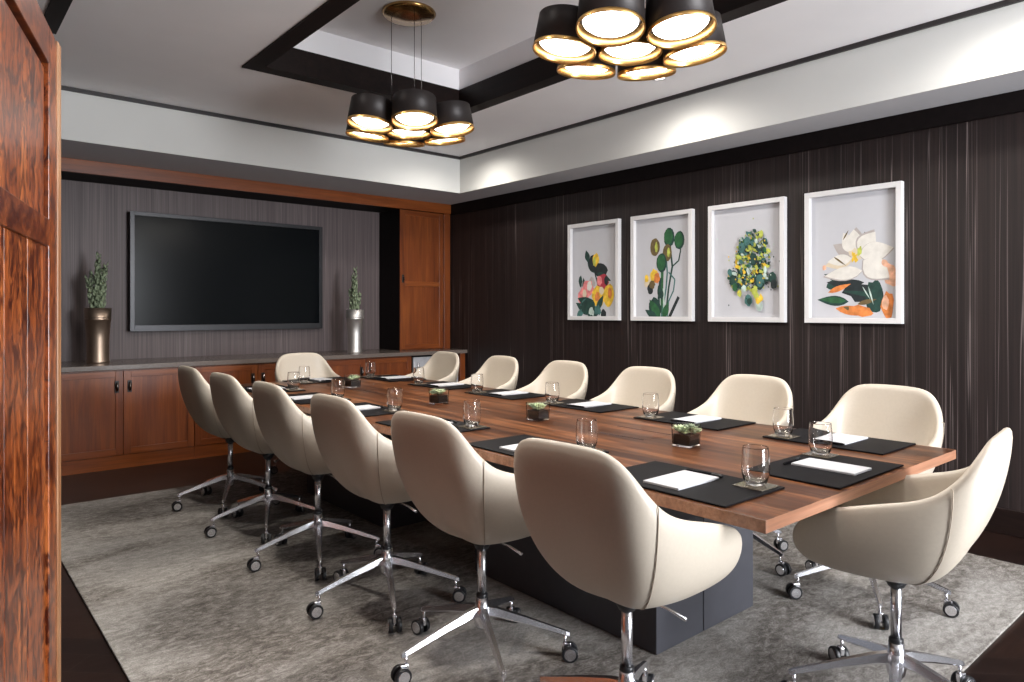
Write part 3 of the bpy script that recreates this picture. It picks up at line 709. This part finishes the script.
# glass cube planters
def cube_planter(x, y, label, seed, first_=False):
    t_ = thing('glass_planter', label, 'planter', (x, y, TZ), R(6), 'small glass cube planters along the table centre')
    a = .043; h = .090; th = .003
    bm = bmesh.new(); zs = [0, h]
    def ringq(r, z): return [bm.verts.new((sx * r, sy * r, z)) for sx, sy in ((-1, -1), (1, -1), (1, 1), (-1, 1))]
    o0, o1, i1, i0 = ringq(a * .93, 0), ringq(a, h), ringq(a - th, h), ringq(a * .93 - th, .008)
    for p, q in ((o0, o1), (o1, i1), (i1, i0)):
        for i in range(4): bm.faces.new((p[i], p[(i + 1) % 4], q[(i + 1) % 4], q[i]))
    bm.faces.new(o0); bm.faces.new(i0)
    mesh_obj('cube_vase', bm, 'glass', t_)
    mesh_obj('pebbles', B(-a * .88, a * .88, -a * .88, a * .88, .0085, .052, .003), 'soil', t_)
    rnd = random.Random(seed); lf = bmesh.new()
    for k in range(9):
        ox, oy = rnd.uniform(-.026, .026), rnd.uniform(-.026, .026); oz = .052 + rnd.uniform(0, .018)
        for j in range(13):
            aa = j * 2.399; tilt = .25 + j * .085; L = .020 + .0018 * j
            d = Vector((math.cos(aa) * math.sin(tilt), math.sin(aa) * math.sin(tilt), math.cos(tilt))); s_ = Vector((-math.sin(aa), math.cos(aa), 0))
            c = Vector((ox, oy, oz)); up = d.cross(s_)
            q = [c, c + d * L * .6 + s_ * L * .28, c + d * L, c + d * L * .6 - s_ * L * .28]
            vs = [lf.verts.new(v) for v in q]; e1 = lf.verts.new(c + d * L * .55 + up * L * .12); e2 = lf.verts.new(c + d * L * .55 - up * L * .12)
            for i in range(4):
                f = lf.faces.new((vs[i], vs[(i + 1) % 4], e1)); g_ = lf.faces.new((vs[(i + 1) % 4], vs[i], e2))
                f.material_index = g_.material_index = k % 2
    mesh_obj('succulent', lf, ['leaf2', 'leaf'], t_)
cube_planter(2.385, 1.70, 'small glass cube planter with succulents nearest the camera', 1)
cube_planter(2.390, 2.60, 'small glass cube planter with green rosette, second from the camera', 2)
cube_planter(2.360, 3.44, 'small glass cube planter with succulents, third from the camera', 3)
cube_planter(2.400, 4.60, 'small glass cube planter with succulents nearest the far end', 4)

# ---------------- chandeliers ----------------
def make_chandelier(x, y, rz, label):
    t_ = thing('chandelier', label, 'chandelier', (x, y, 0), R(rz), 'seven-drum chandeliers over the table')
    mesh_obj('canopy', lathe(bmesh.new(), [(0, ZT - .001), (.175, ZT - .001), (.18, ZT - .01), (.165, ZT - .028), (.05, ZT - .034), (0, ZT - .034)], 40, cap=False), 'brass', t_)
    zr = 2.49; H = .150; d = .285; r = .146
    cen = [(0, 0)] + [(d * math.cos(R(60 * k)), d * math.sin(R(60 * k))) for k in range(6)]
    for k, (px, py) in enumerate(cen):
        tilt = Matrix.Identity(4)
        if k: tilt = Matrix.Rotation(R(-8), 4, Vector((-py, px, 0)).normalized())
        piv = Matrix.Translation((px, py, zr + H)) @ tilt
        def part(name, prof, mt, par):
            o = mesh_obj(name, lathe(bmesh.new(), [(q, z - zr - H) for q, z in prof], 44, cap=False), mt, par)
            o.data.transform(piv); return o
        dr = part('drum_shade', [(r * .93, zr + H), (r * .985, zr + .006), (r * .965, zr + .006), (r * .87, zr + H - .004)], 'drum', t_)
        part('top_plate', [(0, zr + H), (r * .93, zr + H), (r * .90, zr + H - .004), (0, zr + H - .004)], 'drum', dr)
        part('rim', [(r * .986, zr + .010), (r * 1.0, zr - .004), (r * .985, zr - .009), (r * .945, zr + .000), (r * .91, zr + .036), (r * .93, zr + .040), (r * .97, zr + .010), (r * .986, zr + .010)], 'gold', dr)
        part('baffle', [(r * .91, zr + .036), (r * .78, zr + .034), (r * .78, zr + .040), (r * .91, zr + .042), (r * .91, zr + .036)], 'drum', dr)
        part('diffuser', [(0, zr + .014), (r * .70, zr + .014), (r * .80, zr + .026), (0, zr + .034)], 'lamp', dr)
    bm = bmesh.new()
    for k in range(3):
        a = R(120 * k + 10); tube(bm, [(.12 * math.cos(a), .12 * math.sin(a), ZT - .03), (.12 * math.cos(a), .12 * math.sin(a), zr + H)], .0022, 6)
    mesh_obj('suspension_rod', bm, 'handle', t_)
    return t_
make_chandelier(2.487, 2.08, -155.5, 'cluster chandelier of seven black and gold drums nearest the camera')
make_chandelier(2.487, 3.975, -115.5, 'cluster chandelier of seven black and gold drums farther away, with its brass canopy in view')

# recessed downlight fixtures; those on the left are added for fill
names = ['near the camera', 'beside the near chandelier', 'near the far corner']
k = 0
for (pts, side) in ((SPOT_R, 'right side of the ceiling'), (FILL_L, 'left side of the ceiling, added for fill'), ):
    for i, (x, y) in enumerate(pts):
        t_ = thing('recessed_downlight', 'small round lit recessed downlight on the %s, %s' % (side, names[i]), 'downlight', (x, y, ZC), 0, 'recessed downlights in the ceiling')
        mesh_obj('trim_ring', lathe(bmesh.new(), [(.045, -.001), (.062, -.001), (.060, -.006), (.045, -.004)], 28, cap=False), 'art_frame', t_)
        mesh_obj('lens', lathe(bmesh.new(), [(0, -.0010), (.045, -.0010), (.045, -.003), (0, -.003)], 28, cap=False), 'lens', t_)
